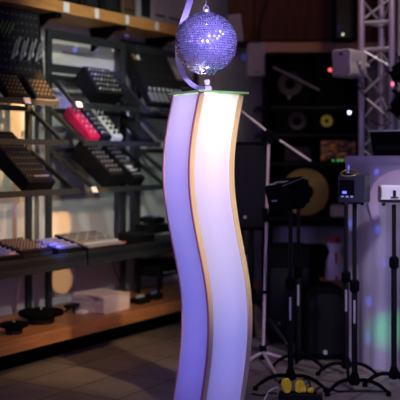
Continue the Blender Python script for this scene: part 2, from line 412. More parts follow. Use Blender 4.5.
# magazine pile: each magazine an object
nmag = 22
for i in range(nmag):
    b = MB(); b.box((rnd.uniform(-.003, .003), rnd.uniform(-.003, .003), .0), (.24, .25, .0042))
    o = b.build('magazine', mat('pink_paper%d' % (i % 3), ((.78, .60, .58), (.66, .50, .50), (.85, .70, .66))[i % 3], .7))
    top_ = i == nmag-1
    zz = .2025+i*.0046
    if i > nmag-3: zz += .0
    o.matrix_world = Wm(U(105, .07)+.12, .20, zz, rz=rnd.uniform(-1.5, 1.5)+(-9 if i == nmag-1 else 0))
    lab = 'pale pink magazine in the pile on the wooden plinth'
    if top_: lab = 'topmost magazine of the pile, turned slightly askew'
    elif i == 0: lab = 'bottom magazine of the pile on the wooden plinth'
    else: lab = 'magazine inside the pile on the wooden plinth, neither topmost nor bottom'
    tag(o, lab, 'magazine', 'magazines piled on the plinth')
# folded black stand with case right of the magazines
t = root('equipment_case', 'black case on short legs on the plinth below the worktop, beside the pillar', 'case', M=Wm(U(160, .3), .3, .2))
MB().box((0, 0, .16), (.30, .2, .08), bev=.01).build('body', BLACK, t)
MB().box((-.02, 0, .215), (.22, .18, .03), bev=.008).build('lid', MATTE, t)
for sx in (-.13, .13):
    for sy in (-.08, .08): MB().box((sx, sy, .06), (.014, .014, .12)).build('leg', BLACK, t)
MB().tube([(-.1, -.1, .15), (-.1, -.125, .15), (.0, -.125, .15), (.0, -.1, .15)], .005).build('handle', CHROME, t)
for i, (px, v, lab) in enumerate(((140, .14, 'tangle of black gear with small knobs on the plinth, left clump'), (154, .16, 'low black gear with bluish knobs on the plinth front beside the pillar'))):
    t = root('pedal', lab, 'pedal', M=Wm(U(px, v), v, .2, rz=12*i))
    MB().box((0, 0, .018), (.10, .09, .036), bev=.006).build('body', BLACK, t)
    for k in range(3): knob(CHROME if i == 0 else BLUEP, t, (-.03+.03*k, .0, .036), .009, .016)
# wires hanging under the worktop
for i, (pa, pb, lab) in enumerate((((113, 250), (120, 296), 'thin black wire hanging under the worktop, left strand'), ((121, 250), (127, 300), 'thin black wire hanging under the worktop, right strand'))):
    a = Wp(U(pa[0], .3), .3, .54); z_ = .20; c = Wp(U(pb[0], .3), .3, z_+.005)
    o = MB().tube([a, a.lerp(c, .3)+Vector((-.02, 0, 0)), a.lerp(c, .7)+Vector((.02, 0, 0)), c], .004, seg=6).build('hanging_wire', CABLE, smooth=True)
    tag(o, lab, 'wire')

# ------------------------------------------------------------------ the wavy pillar
TH = R(33.7); SS = .23; SD = .211
cx, cy = -.004, 3.75
ur = Vector((math.cos(TH), math.sin(TH), 0)); ul = Vector((-math.sin(TH), math.cos(TH), 0))
HP = 1.386
def wave(z):     # offset along ur for height z
    py = HY+(EYE-z)*F/3.75
    if py > 325: py = 325+(py-325)*.85
    return -.0485*math.sin(math.pi*(py-95.5)/153)
PIL = root('wavy_pillar', 'tall glowing wavy pillar with milky panels and pale wooden edges', 'pillar', M=Matrix.Translation((cx, cy, 0)) @ Matrix.Rotation(TH, 4, 'Z'))
# local: x = along right face, y = along left face (into picture)
NZ = 72
def sheet(name, x0, x1, y0, y1, m, z0=.0, z1=HP):
    """a wavy vertical slab between local x0..x1, y0..y1"""
    b = MB(); rings = []
    for i in range(NZ+1):
        z = z0+(z1-z0)*i/NZ; w = wave(z)
        rings.append([b.bm.verts.new((x+w, y, z)) for x, y in ((x0, y0), (x1, y0), (x1, y1), (x0, y1))])
    for i in range(NZ):
        for k in range(4): b.bm.faces.new((rings[i][k], rings[i][(k+1) % 4], rings[i+1][(k+1) % 4], rings[i+1][k]))
    b.bm.faces.new(rings[0][::-1]); b.bm.faces.new(rings[-1])
    return b.build(name, m, PIL, smooth=True)
TW = .025
for (x0, y0) in ((0, 0), (SS-TW, 0), (0, SD-.010), (SS-TW, SD-.010)):
    sheet('edge_strip', x0, x0+TW, y0, y0+.010, TRIMW)
# single-surface translucent panels
def skin(name, fx, fy, m):
    b = MB(); prev = None
    for i in range(NZ+1):
        z = .004+(HP-.008)*i/NZ; w = wave(z)
        row = [b.bm.verts.new((fx[0]+w, fy[0], z)), b.bm.verts.new((fx[1]+w, fy[1], z))]
        if prev: b.bm.faces.new((prev[0], prev[1], row[1], row[0]))
        prev = row
    return b.build(name, m, PIL, smooth=True)
skin('front_panel', (TW*.9, SS-TW*.9), (.004, .004), PANELW)
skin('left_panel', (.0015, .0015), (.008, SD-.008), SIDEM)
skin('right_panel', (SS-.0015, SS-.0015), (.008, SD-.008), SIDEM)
skin('back_panel', (TW*.9, SS-TW*.9), (SD-.004, SD-.004), PANELW)
sheet('side_edge', -.0015, .003, -.001, .009, mat('rosy_edge', (.60, .22, .38), .5))
sheet('side_edge', -.0015, .004, SD-.006, SD+.001, MATS['rosy_edge'])
# top glass plate
gp = MB(); gp.box((SS/2+wave(HP), SD/2, HP+.0045), (SS+.028, SD+.034, .009), bev=.001)
gp.build('top_plate', GEDGE, PIL)

# ------------------------------------------------------------------ mirror ball and its curved holder
BY = 3.86; BR = .134
bc = P(206, 43.5, BY)
t = root('mirror_ball', 'mirror ball of small square tiles hanging above the wavy pillar', 'disco ball', loc=bc)
MB().sphere((0, 0, 0), BR*.985, seg=48).build('core', mat('ball_core', (.04, .035, .10), .5), t, smooth=True)
b = MB(); rows = 40
for j in range(rows):
    la0 = math.pi*(-.5+(j+.10)/rows); la1 = math.pi*(-.5+(j+.90)/rows); lm = (la0+la1)/2
    n = max(6, int(round(2*rows*math.cos(lm))))
    for i in range(n):
        g = .09; a0 = 2*math.pi*(i+g)/n; a1 = 2*math.pi*(i+1-g)/n
        q = [Vector((math.cos(la)*math.cos(a), math.cos(la)*math.sin(a), math.sin(la)))*BR for la, a in ((la0, a0), (la0, a1), (la1, a1), (la1, a0))]
        c = sum(q, Vector())/4; n_ = c.normalized()
        Rr = Matrix.Rotation(rnd.gauss(0, .12), 3, n_.orthogonal()) @ Matrix.Rotation(rnd.gauss(0, .12), 3, n_.orthogonal().cross(n_))
        b.bm.faces.new([b.bm.verts.new(c+Rr @ (v-c)) for v in q])
b.build('mirror_tiles', MIRROR, t)
MB().cyl((0, 0, BR+.004), .016, .012).build('cap', CHROME, t)
b = MB(); b.tube([(.010*math.cos(a*math.pi/6), 0, BR+.018+.010*math.sin(a*math.pi/6)) for a in range(13)], .0025, seg=8); b.build('ring', CHROME, t, smooth=True)
b = MB(); b.tube([(0, 0, BR+.026), (.002, 0, BR+.2)], .0018, seg=6); b.build('chain', CHROME, t)
# holder: broad flat ribbon bent round the ball on its left side
t = root('ball_holder', 'lilac curved flat ribbon arm rising from the plate behind the mirror ball', 'stand', loc=P(205, 91, 3.9))
base = t.location.copy()
pts = [(212, 89.6), (205, 89), (198, 88), (191, 84), (185.5, 78), (181.5, 70), (178.5, 60), (178, 48), (179, 36), (182, 25), (186.5, 12), (190.5, 0), (194, -10), (199, -18), (206, -22)]
b = MB(); rr = []
for i, (x, y) in enumerate(pts):
    YY = (3.86, 3.875, 3.90, 3.94, 3.975)[i] if i < 5 else 4.005
    p = P(x, y, YY)-base
    a = Vector(P(*pts[min(i+1, len(pts)-1)], 3.93)-P(*pts[max(i-1, 0)], 3.93)).normalized()
    n_ = Vector((a.z, 0, -a.x))*(.0100 if i < 5 else .0135)
    d_ = Vector((0, .006, 0))
    rr.append([b.bm.verts.new(v) for v in (p-n_-d_, p+n_-d_, p+n_+d_, p-n_+d_)])
for i in range(len(rr)-1):
    for k in range(4): b.bm.faces.new((rr[i][k], rr[i][(k+1) % 4], rr[i+1][(k+1) % 4], rr[i+1][k]))
b.bm.faces.new(rr[0][::-1]); b.bm.faces.new(rr[-1])
b.build('ribbon_arm', ARMM, t, smooth=True)
t = root('spot_fitting', 'small white cube fitting on the glass plate under the mirror ball', 'fitting', loc=P(208, 89.5, 3.80))
t.location.z = HP+.0095
MB().box((0, 0, .010), (.026, .026, .020), bev=.003).build('socket', WHITE, t)
MB().box((-.004, 0, .034), (.022, .022, .024), bev=.004).build('head', WHITE, t)

# ------------------------------------------------------------------ back wall: cabinets, pelmet, wall speakers
def boxpx(x0, x1, y0, y1, Y, d):
    a = P(x0, y0, Y); c = P(x1, y1, Y)
    return Vector(((a.x+c.x)/2, Y+d/2, (a.z+c.z)/2)), Vector((abs(c.x-a.x), d, abs(a.z-c.z)))
def cabinet(x0, x1, label):
    c, s = boxpx(x0, x1, -45, 41.5, 6.62, .37)
    t = root('wall_cabinet', label, 'cabinet', loc=(c.x, c.y, c.z-s.z/2))
    MB().box((0, 0, s.z/2), tuple(s)).build('body', CABW, t, bevel=.004)
    d = MB().box((0, -s.y/2-.009, s.z/2), (s.x-.02, .018, s.z-.02)).build('door', CABW, t, bevel=.004)
    return t
cabinet(229, 253.5, 'narrow brown wooden wall cabinet behind the right of the mirror ball')
cabinet(254, 334, 'wide dark brown wooden wall cabinet above the black shelving')
cabinet(334.5, 372, 'brown wooden wall cabinet behind the left truss tube')
cabinet(372.5, 420, 'brown wooden wall cabinet at the top right corner behind the truss')
c, s = boxpx(252, 420, 42, 52.5, 6.55, .44)
o = MB().box(tuple(c), tuple(s)).build('wooden_pelmet', wood('pelmet_wood', (.28, .10, .028), (.36, .14, .04)), bevel=.004); tag(o, 'lighter orange-brown wooden ledge running below the wall cabinets', 'ledge')
def wallspk(name, label, x0, x1, y0, y1, Y, rz, m=GREYBOX):
    c, s = boxpx(x0, x1, y0, y1, Y, .12)
    t = root(name, label, 'speaker', loc=(c.x, c.y, c.z-s.z/2), rot=(0, R(rz), 0))
    MB().box((0, 0, s.z/2), tuple(s), bev=.008).build('body', m, t)
    MB().box((0, -s.y/2-.002, s.z/2), (s.x*.84, .006, s.z*.9), bev=.002).build('grille', mat('grille_pale', (.30, .28, .30), .8), t)
    MB().box((0, -s.y/2-.006, s.z*.12), (s.x*.25, .004, s.z*.03)).build('badge', BLACK, t)
    MB().box((0, s.y/2+.02, s.z/2), (.03, .06, .05)).build('wall_mount', BLACK, t)
wallspk('wall_speaker', 'pale grey upright wall speaker right of the mirror ball below the cabinets', 247.5, 266.5, 43, 76, 6.35, 0)
wallspk('wall_speaker', 'pale grey tilted wall speaker beside the upper right of the mirror ball', 229, 243.5, 14, 41, 6.35, -6)
c, s = boxpx(251, 266, 76, 245, 6.72, .27)
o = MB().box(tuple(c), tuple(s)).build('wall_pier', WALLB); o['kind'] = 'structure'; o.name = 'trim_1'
# cable on cabinet
o = MB().tube([P(268, 0, 6.55), P(263, 14, 6.55), P(260, 28, 6.55), P(258, 42, 6.3)], .007, seg=6).build('speaker_cable', CABLE, smooth=True); tag(o, 'thin black cable drooping down the cabinet door to the pale wall speaker', 'cable')
o = None

# black shelving
RY = 6.30
sr = root('black_shelving', 'tall open black shelving full of audio gear against the back wall', 'shelving', loc=P(310, 156, RY+.2))
sr.location.z = 0
def L2(c): return Vector(c)-sr.location
for py in (107.5, 135, 163.5, 218.5):
    c, s = boxpx(257 if py < 140 else 268, 366, py-1.3, py+1.6, RY, .5)
    MB().box(tuple(L2(c)), tuple(s)).build('shelf', BLACK, sr)
c, s = boxpx(267, 366, 58, 222, RY+.5, .02)
MB().box(tuple(L2(c)), tuple(s)).build('back_panel', MATTE, sr)
for px in (268, 365):
    p = P(px, 100, RY); 
    MB().box(tuple(L2((p.x, RY+.25, .92))), (.03, .5, 1.84)).build('side_panel', MATTE, sr)
def gearbox(name, label, cat, x0, x1, y0, y1, m=MATTE, Y=RY-.0, d=.3, ring=None, led=None, dots=None, front=None):
    c, s = boxpx(x0, x1, y0, y1, Y, d)
    t = root(name, label, cat, loc=(c.x, c.y, c.z-s.z/2))
    MB().box((0, 0, s.z/2), tuple(s), bev=.006).build('body', m, t)
    if front: MB().box((0, -s.y/2-.002, s.z/2), (s.x*.86, .004, s.z*.84)).build('front_panel', front, t)
    if ring:
        px, py, r, mm, rc = ring; p = P(px, py, Y)-t.location; k = Y/F
        b = MB(); b.lathe([(r*k, 0), (r*k, .012), (r*k*.75, .008), (rc*k, -.002), (rc*k, -.004), (r*k*.9, -.004)], c=(p.x, -s.y/2-.004, p.z), M=RX90)
        w_ = b.build('cone', mm, t, smooth=True)
        MB().sphere((p.x, -s.y/2-.006, p.z), rc*k*1.05, (1, .5, 1)).build('dust_cap', MATTE, w_, smooth=True)
    if led:
        px, py, r, mm = led; p = P(px, py, Y)-t.location
        MB().sphere((p.x, -s.y/2-.004, p.z), r*Y/F, (1, .4, 1)).build('power_light', mm, t)
    return t
sy_top = lambda py: py-1.35
GREYD = mat('dim_cone', (.020, .014, .018), .6)
gearbox('studio_speaker', 'dark studio speaker with a faint round cone on the top black shelf, left', 'speaker', 270, 312, 62, sy_top(107.5), ring=(290, 84, 12, GREYD, 5), led=(289, 97.5, 1.8, mat('dim_badge', (.25, .2, .22), .5)))
gearbox('studio_speaker', 'tall black speaker with a red light left of the white truss speaker', 'speaker', 317, 347, 58, sy_top(107.5), led=(330, 70, 1.7, LEDR))
gearbox('studio_speaker', 'dark speaker on the second black shelf, with dull purple cone', 'speaker', 275, 308, 110, sy_top(135), ring=(297, 121, 9, GREYD, 4))
gearbox('studio_speaker', 'black speaker with small yellow cone and white light on second shelf', 'speaker', 311, 356, 109.5, sy_top(135), ring=(326.5, 121, 5.8, YEL, 2), led=(349.3, 112.5, 1.6, LEDW))
t = gearbox('rack_amplifier', 'black amplifier glowing dull orange behind its grille on the third shelf', 'amplifier', 318, 358, 139, sy_top(163.5), front=ember())
for px in (333, 338, 342):
    p = P(px, 160.5, RY)-t.location; MB().box((p.x, -.157, p.z), (.012, .008, .008)).build('indicator', LEDG, t)
gearbox('rack_amplifier', 'small black unit on the third shelf beside the thin boom pole', 'amplifier', 283, 312, 146, sy_top(163.5), front=GREYBLK)
gearbox('bass_speaker', 'large black bass speaker with wide dull yellow cone behind the tilted lamp', 'speaker', 280, 331, 165, sy_top(218.5), ring=(305, 192, 23.5, YELD, 8))
gearbox('white_box', 'white low box on the lowest black shelf left of the booth', 'box', 322, 349, 206, sy_top(218.5), m=WHITE, d=.2)
gearbox('studio_speaker', 'black slim speaker behind the white low box on the lowest shelf', 'speaker', 333, 358, 170, sy_top(218.5), Y=RY+.25, d=.2)
MB().tube([L2(P(273, 67, RY-.03)), L2(P(319, 90, RY-.03))], .008, seg=8).build('boom_pole', mat('dull_grey_tube', (.22, .2, .2), .4), sr)  # thin microphone boom, joined to the shelving as one of its parts
c, s = boxpx(311, 318, 75.5, 78, RY-.04, .02)

# lower back area
c, s = boxpx(269, 366, 222, 247, 6.75, .05)
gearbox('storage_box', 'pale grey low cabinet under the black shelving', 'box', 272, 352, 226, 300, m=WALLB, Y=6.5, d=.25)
# white figure-like bag with red ribbon, on an orange box
t = root('gift_bag', 'white paper bag with red ribbon and red top behind the booth edge', 'bag', loc=P(335, 279, 5.6))
MB().lathe([(.060, 0), (.066, .03), (.058, .10), (.034, .17), (.046, .20), (.052, .225), (.02, .226)], seg=16).build('body', WHITE, t, smooth=True)
MB().lathe([(.030, .226), (.034, .24), (.030, .262), (.01, .268)], seg=16).build('top', mat('dark_red', (.22, .015, .02), .6), t, smooth=True)
MB().box((0, -.062, .08), (.014, .01, .17), M=Matrix.Rotation(R(-6), 4, 'X')).build('ribbon', mat('ribbon_red', (.55, .02, .02), .5), t)
z0 = P(335, 279, 5.6).z
o = MB().box((P(334, 0, 5.6).x, 5.6, z0/2), (.16, .2, z0-.002)).build('orange_carton', LBROWN, bevel=.004); tag(o, 'orange-brown carton standing beneath the white bag with ribbon', 'box')

# floor cases
def floorbox(name, label, cat, x0, x1, y0, Y, d, m=MATTE, octa=False):
    a = P(x0, y0, Y); c = P(x1, y0, Y); h = a.z; w = c.x-a.x
    t = root(name, label, cat, loc=((a.x+c.x)/2, Y+d/2, 0))
    if octa:
        k = w*.22
        MB().prism([(-w/2, .01), (-w/2, h-k*.5), (-w/2+k, h), (w/2-k, h), (w/2, h-k*.5), (w/2, .01)], -d/2, d/2, 'y').build('body', m, t, bevel=.006)
    else: MB().box((0, 0, h/2+.005), (w, d, h-.01), bev=.012).build('body', m, t)
    for sx in (-1, 1):
        for sy in (-1, 1): MB().cyl((sx*w*.4, sy*d*.4, .006), .015, .012).build('rubber_foot', BLACK, t)
    return t, w, h, d
t, w, h, d = floorbox('bass_cabinet', 'large black bass cabinet standing on the floor behind the pale boom stand', 'speaker', 268, 312, 249, 5.35, .45)
MB().cyl((P(279, 0, 5.35).x-t.location.x, -d/2-.004, P(0, 323, 5.35).z), .010, .006, M=RX90).build('jack', mat('dull_jack', (.2, .2, .2), .4), t)
MB().box((0, -d/2-.003, h*.45), (w*.86, .006, h*.7)).build('grille', BLACK, t)
t, w, h, d = floorbox('floor_monitor', 'black speaker with angled corners on the floor beside the booth', 'speaker', 306, 347, 289, 4.92, .28, octa=True)
MB().prism([(-w*.42, .04), (-w*.42, h*.84), (-w*.25, h*.93), (w*.25, h*.93), (w*.42, h*.84), (w*.42, .04)], -d/2-.006, -d/2, 'y').build('grille', BLACK, t)
MB().cyl((P(325, 0, 4.92).x-t.location.x, -d/2-.010, P(0, 352, 4.92).z), .012, .010, M=RX90).build('jack', mat('pale_jack', (.5, .5, .5), .4), t)
t, w, h, d = floorbox('round_case', 'black padded case behind the floor speaker under the shelving', 'case', 303, 329, 247, 5.95, .25)

# black PA speaker on a stand half behind the pillar
SY = 5.15
sx_ = P(251, 0, SY).x
t = root('speaker_stand', 'black tripod speaker stand right behind the wavy pillar', 'speaker stand', loc=(sx_, SY, 0))
zt = P(0, 229, SY).z
MB().tube([(0, 0, .12), (0, 0, zt-.001)], .017).build('pole', BLACK, t)
MB().cyl((0, 0, .32), .03, .08).build('collar', BLACK, t)
MB().cyl((-.035, 0, P(0, 252, SY).z), .016, .03, M=Matrix.Rotation(R(90), 4, 'Y')).build('knob', GREYBLK, t)
for a in (207, 330, 85):
    dx, dy = .42*math.cos(R(a)), .42*math.sin(R(a))
    if a == 330: dx *= .65; dy *= .65
    lg = MB().tube([(0, 0, .33), (dx, dy, .012)], .011).build('leg', BLACK, t)
    MB().sphere((dx, dy, .015), .015).build('rubber_foot', MATTE, lg)
t = root('loudspeaker', 'black loudspeaker on tripod stand partly hidden by the wavy pillar', 'speaker', loc=(sx_-.004, SY, zt))
hh = P(0, 142, SY).z-zt
MB().box((0, 0, hh/2), (.20, .20, hh), bev=.01).build('cabinet', MATTE, t)
MB().box((0, -.102, hh/2), (.18, .006, hh*.92)).build('grille', BLACK, t)
MB().sphere((-.035, -.105, hh*.15), .009, (1, .3, 1)).build('badge', CHROME, t)

# ------------------------------------------------------------------ pale boom stand
BYs = 4.95
bx = P(263, 0, BYs).x
t = root('boom_stand', 'pale pinkish microphone boom stand to the right of the pillar', 'microphone stand', loc=(bx, BYs, 0))
j = P(269, 133, BYs)-t.location
hub = P(263, 352, BYs)-t.location
MB().tube([hub, j], .0085, seg=12).build('upright', PINKTUBE, t, smooth=True)
MB().cyl((hub.x, 0, hub.z), .020, .075).build('hub', MATTE, t)
MB().cyl((P(264.2, 292, BYs)-t.location), .011, .02).build('collar', MATTE, t)
MB().tube([P(265.2, 208, BYs)-t.location, P(265.8, 222, BYs)-t.location], .016).build('clamp', MATTE, t)
kb = MB(); kb.sphere(j, .025, (1, 1, 1)); kb.box((j.x+.006, 0, j.z-.035), (.03, .03, .05)); kb.build('boom_joint', MATTE, t)
MB().tube([P(236, 106.5, BYs)-t.location, j, P(312, 162, BYs)-t.location], .0075, seg=12).build('boom', PINKTUBE, t, smooth=True)
MB().tube([P(271, 134.5, BYs-.01)-t.location, P(279, 140, BYs-.01)-t.location], .012).build('boom_grip', MATTE, t)
MB().tube([P(311, 161, BYs)-t.location, P(321, 168, BYs)-t.location], .010).build('boom_tip', MATTE, t)
for (px, py) in ((281, 384), (297, 363), (243, 364)):
    Yf = floorY(py); e = P(px, py-1, Yf)-t.location
    lg = MB().tube([(hub.x, 0, hub.z), e], .0085, seg=10).build('leg', PINKTUBE, t, smooth=True)
    MB().sphere(e+Vector((0, 0, .004)), .013).build('rubber_foot', MATTE, lg)

# ------------------------------------------------------------------ light stands with lamps
def light_stand(label, px, Y, ztop, legs, collar_z, r=.0125, Lg=.15, hl=True):
    x = P(px, 0, Y).x
    t = root('light_stand', label, 'light stand', loc=(x, Y, 0), group=None)
    MB().tube([(0, 0, .03), (0, 0, ztop)], r*.85, seg=14).build('pole', BLACK, t, smooth=True)
    MB().tube([(0, 0, .03), (0, 0, collar_z)], r*1.15, seg=14).build('lower_tube', BLACK, t, smooth=True)
    MB().lathe([(r*1.3, -.03), (r*1.9, -.02), (r*1.9, .02), (r*1.2, .03)], c=(0, 0, collar_z), seg=16).build('collar', MATTE, t, smooth=True)
    MB().lathe([(.018, .03), (.027, .038), (.024, .065), (r*1.2, .09)], seg=20).build('hub', MATTE, t, smooth=True)
    for a in legs:
        pts = []
        for k in range(9):
            s = k/8; rr_ = Lg*s; z = .048+.010*math.sin(s*math.pi)*1.6-.034*s**2.2
            pts.append((rr_*math.cos(R(a)), rr_*math.sin(R(a)), z))
        lg = MB().tube(pts, [.0095]*7+[.008, .007], seg=10, sx=1.).build('leg', MATTE, t, smooth=True)
        MB().cyl((pts[-1][0], pts[-1][1], .009), .013, .018, seg=12).build('rubber_foot', MATTE, lg)
    if hl: MB().box((-.003, -r*1.25, collar_z-.12), (.010, .003, .11)).build('pole_highlight', CHROME, t)  # highlight on the pole, modelled as a thin silver strip
    return t
def zof(py, Y): return P(0, py, Y).z
light_stand('black light stand holding the tilted lamp box, nearest the power strip', 290.5, 4.38, zof(209, 4.38), (203, 325, 85), .50, Lg=.19)
light_stand('black light stand just right of and behind the one by the power strip', 298.5, 4.80, zof(200, 4.80), (200, 320, 80), .50, hl=True)
light_stand('black light stand under the black lamp with gold ring, nearest in front of booth', 354.5, 4.29, zof(203.5, 4.29), (213, 328, 85), .50, Lg=.17)
light_stand('black light stand slightly left of and behind the gold-ringed lamp stand', 346.2, 4.62, zof(204, 4.62), (190, 345, 265), .50, Lg=.15)
light_stand('black light stand under the white lamp box at right edge', 394, 4.40, zof(204.5, 4.40), (190, 280, 5), .60, Lg=.15, hl=False)

# lamp 2: black box with ring
def lamp_box(name, label, px0, px1, y0, y1, Y, d, body, rot=(0, 0, 0), ring=False):
    c, s = boxpx(px0, px1, y0, y1, Y-d/2, d)
    t = root(name, label, 'stage light', loc=(c.x, Y, c.z-s.z/2), rot=rot)
    MB().box((0, 0, s.z/2), tuple(s), bev=.006).build('housing', body, t)
    return t, s
LB = mat('lamp_black', (.022, .026, .038), .4)
t, s = lamp_box('stage_lamp', 'black box lamp with gold ring on top, on a stand before the booth', 343, 370, 175, 203, 4.31, .13, LB, rot=(0, 0, R(-22)))
MB().box((-.02, -s.y/2-.006, s.z*.52), (s.x*.55, .02, s.z*.62), bev=.006).build('lens_block', MATTE, t)
b = MB(); b.tube([(-.014+.040*math.cos(a*math.pi/12), -.04+.030*math.sin(a*math.pi/12), s.z+.008+.014*math.sin(a*math.pi/12)) for a in range(25)], .0045, seg=8)
b.build('gold_ring', mat('gold_ring', (.45, .33, .12), .35, .8), t, smooth=True)
MB().lathe([(.030, -.01), (.030, .004), (.005, .006)], c=(-.014, -.04, s.z+.002), seg=20).build('lens_cap', MATTE, t, smooth=True)
for k in range(3): MB().box((-.038+.022*k, -s.y/2-.018, s.z*.23), (.013, .003, .008)).build('lettering', mat('pale_print', (.6, .6, .75), .5), t)
MB().box((-.028, -s.y/2-.018, s.z*.38), (.02, .003, .012)).build('blue_light', LEDB, t)
MB().tube([(-.03, 0, s.z), (-.026, 0, s.z+.045)], .003, seg=6).build('antenna', LEDB, t)
b = MB(); b.box((0, 0, -.004), (.06, .04, .008)); b.build('mount', BLACK, t)
for sx in (-.045, .045): MB().cyl((sx, -.03, -.006), .008, .012, seg=12).build('foot', MATTE, t)
# lamp 1: larger tilted box
c0 = P(287, 193.5, 4.39)
t = root('stage_lamp', 'black tilted box lamp with three pale highlight plates on top, above the power strip', 'stage light', M=Matrix.Translation((c0.x, c0.y, c0.z)) @ Matrix.Rotation(R(-42), 4, 'Z') @ Matrix.Rotation(R(12), 4, 'X') @ Matrix.Rotation(R(-6), 4, 'Y'))
MB().box((0, 0, 0), (.105, .19, .125), bev=.008).build('housing', MATTE, t)
for dx, dy in ((-.025, -.065), (.022, -.035), (-.022, -.02)):
    MB().box((dx, dy, .0645), (.034, .030, .003), bev=.001).build('top_highlight', PAPER, t)  # highlights on the housing top, modelled as pale plates
MB().box((0, -.103, 0), (.088, .006, .095), bev=.002).build('front_panel', MATTE, t)
MB().box((.0, -.108, -.01), (.03, .003, .006)).build('lettering', mat('blue_print', (.3, .35, .7), .5), t)
b = MB(); b.box((.0585, 0, -.02), (.006, .05, .10)); b.box((-.0585, 0, -.02), (.006, .05, .10)); b.box((0, 0, -.073), (.123, .05, .006)); b.build('yoke', MATTE, t)
MB().tube([(.055, -.09, .055), (.058, .09, .057)], .0015, seg=6).build('side_trim', CHROME, t)
# lamp behind it on the second stand
c0 = P(298.5, 193, 4.80)
t = root('stage_lamp', 'black box lamp close behind the tilted one, on the farther stand', 'stage light', M=Matrix.Translation(c0) @ Matrix.Rotation(R(-30), 4, 'Z') @ Matrix.Rotation(R(10), 4, 'X'))
MB().box((0, 0, 0), (.08, .12, .13), bev=.008).build('housing', MATTE, t)
MB().box((0, -.062, 0), (.06, .005, .11)).build('front_panel', MATTE, t)
MB().box((0, 0, -.07), (.05, .05, .02)).build('yoke', MATTE, t)
# lamp 3: white box at right edge
t, s = lamp_box('stage_lamp', 'white box lamp with dark print on a stand at the right edge', 381.5, 411, 185.5, 203, 4.42, .12, WHITE, rot=(0, 0, R(-6)))
MB().box((0, -s.y/2-.002, s.z*.12), (s.x*.98, .006, s.z*.14)).build('lower_trim', BLACK, t)
MB().box((-.002, -s.y/2-.003, s.z*.55), (.014, .003, .03)).build('print_mark', BLACK, t)
MB().box((-.002, -s.y/2-.003, s.z*.32), (.035, .003, .006)).build('print_line', BLACK, t)
MB().box((-.066, -s.y/2-.001, s.z*.6), (.004, .004, .05)).build('corner_slot', BLACK, t)
for sx in (-.05, .045): MB().cyl((sx, -.02, -.008), .009, .016, seg=12).build('knob', BLACK, t)

# ------------------------------------------------------------------ booth
A = Vector((P(346, 0, 4.90).x, 4.90, 0)); B = Vector((P(425, 0, 4.52).x, 4.52, 0)); e = (B-A).normalized(); nn = Vector((-e.y, e.x, 0)); LL = (B-A).length
ZB = 1.112
BM = Matrix.Translation(A) @ Matrix.Rotation(math.atan2(e.y, e.x), 4, 'Z')
bo = root('dj_booth', 'booth covered in lilac-grey stretch cloth at the right side', 'booth', M=BM)
b = MB(); NX, NZ2 = 60, 40; g = []
for i in range(NX+1):
    row = []
    for k in range(NZ2+1):
        x = LL*i/NX; z = ZB*k/NZ2
        y = .010*math.sin(x*26+.6*math.sin(z*4))*(1-z/ZB*.8)+.004*math.sin(x*71+2)*(1-z/ZB)-.012*(1-z/ZB)**2
        row.append(b.bm.verts.new((x, y, z)))
    g.append(row)
for i in range(NX):
    for k in range(NZ2): b.bm.faces.new((g[i][k], g[i+1][k], g[i+1][k+1], g[i][k+1]))
b.build('front_cloth', CLOTH, bo, smooth=True)
MB().box((-.003, .30, ZB/2), (.006, .58, ZB)).build('side_cloth', CLOTH, bo)
MB().box((LL/2, .295, ZB+.004), (LL+.01, .60, .008)).build('top_cloth', CLOTH, bo)
b = MB(); b.box((LL/2, -.004, ZB-.012), (LL+.006, .006, .03)); b.build('top_hem', CLOTH, bo)
# curved emblem on the cloth
outer = [(432, 168), (415, 168.5), (400, 169.5), (390, 172), (381, 177), (374.5, 184.5), (370.5, 194), (369.8, 204), (374, 220)]
inner = [(432, 184), (415, 185), (400, 187), (391, 189.5), (385, 193), (381, 198), (379, 205), (379, 212), (381, 219.5)]
def cloth_pt(px, py):
    k = (px-200)/F; s = (k*A.y-A.x)/(e.x-k*e.y); p = A+e*s
    return Vector((s, -.0, EYE-(py-HY)*p.y/F))
b = MB(); r1 = []
for (o1, i1) in zip(outer, inner):
    p, q = cloth_pt(*o1), cloth_pt(*i1)
    r1.append([b.bm.verts.new(v+Vector((0, dy, 0))) for v, dy in ((p, -.012), (q, -.012), (q, -.008), (p, -.008))])
for i in range(len(r1)-1):
    for k in range(4): b.bm.faces.new((r1[i][k], r1[i][(k+1) % 4], r1[i+1][(k+1) % 4], r1[i+1][k]))
b.bm.faces.new(r1[0][::-1]); b.bm.faces.new(r1[-1])
b.build('curved_emblem', EMB, bo, smooth=True)

# flight case on the booth
t = root('flight_case', 'black flight case with pale metal rim standing on the booth', 'case', M=BM @ Matrix.Translation((.10+.2, .22, ZB+.009)))
MB().prism([(-.18, 0), (.25, 0), (.25, .130), (-.205, .130)], -.14, .16, 'y').build('body', MATTE, t, bevel=.004)
MB().box((.022, .01, .134), (.455, .31, .008)).build('rim', mat('rim_metal', (.95, .90, .80), .4, .0), t)
MB().box((.02, -.143, .045), (.36, .004, .03)).build('handle_slot', BLACK, t)

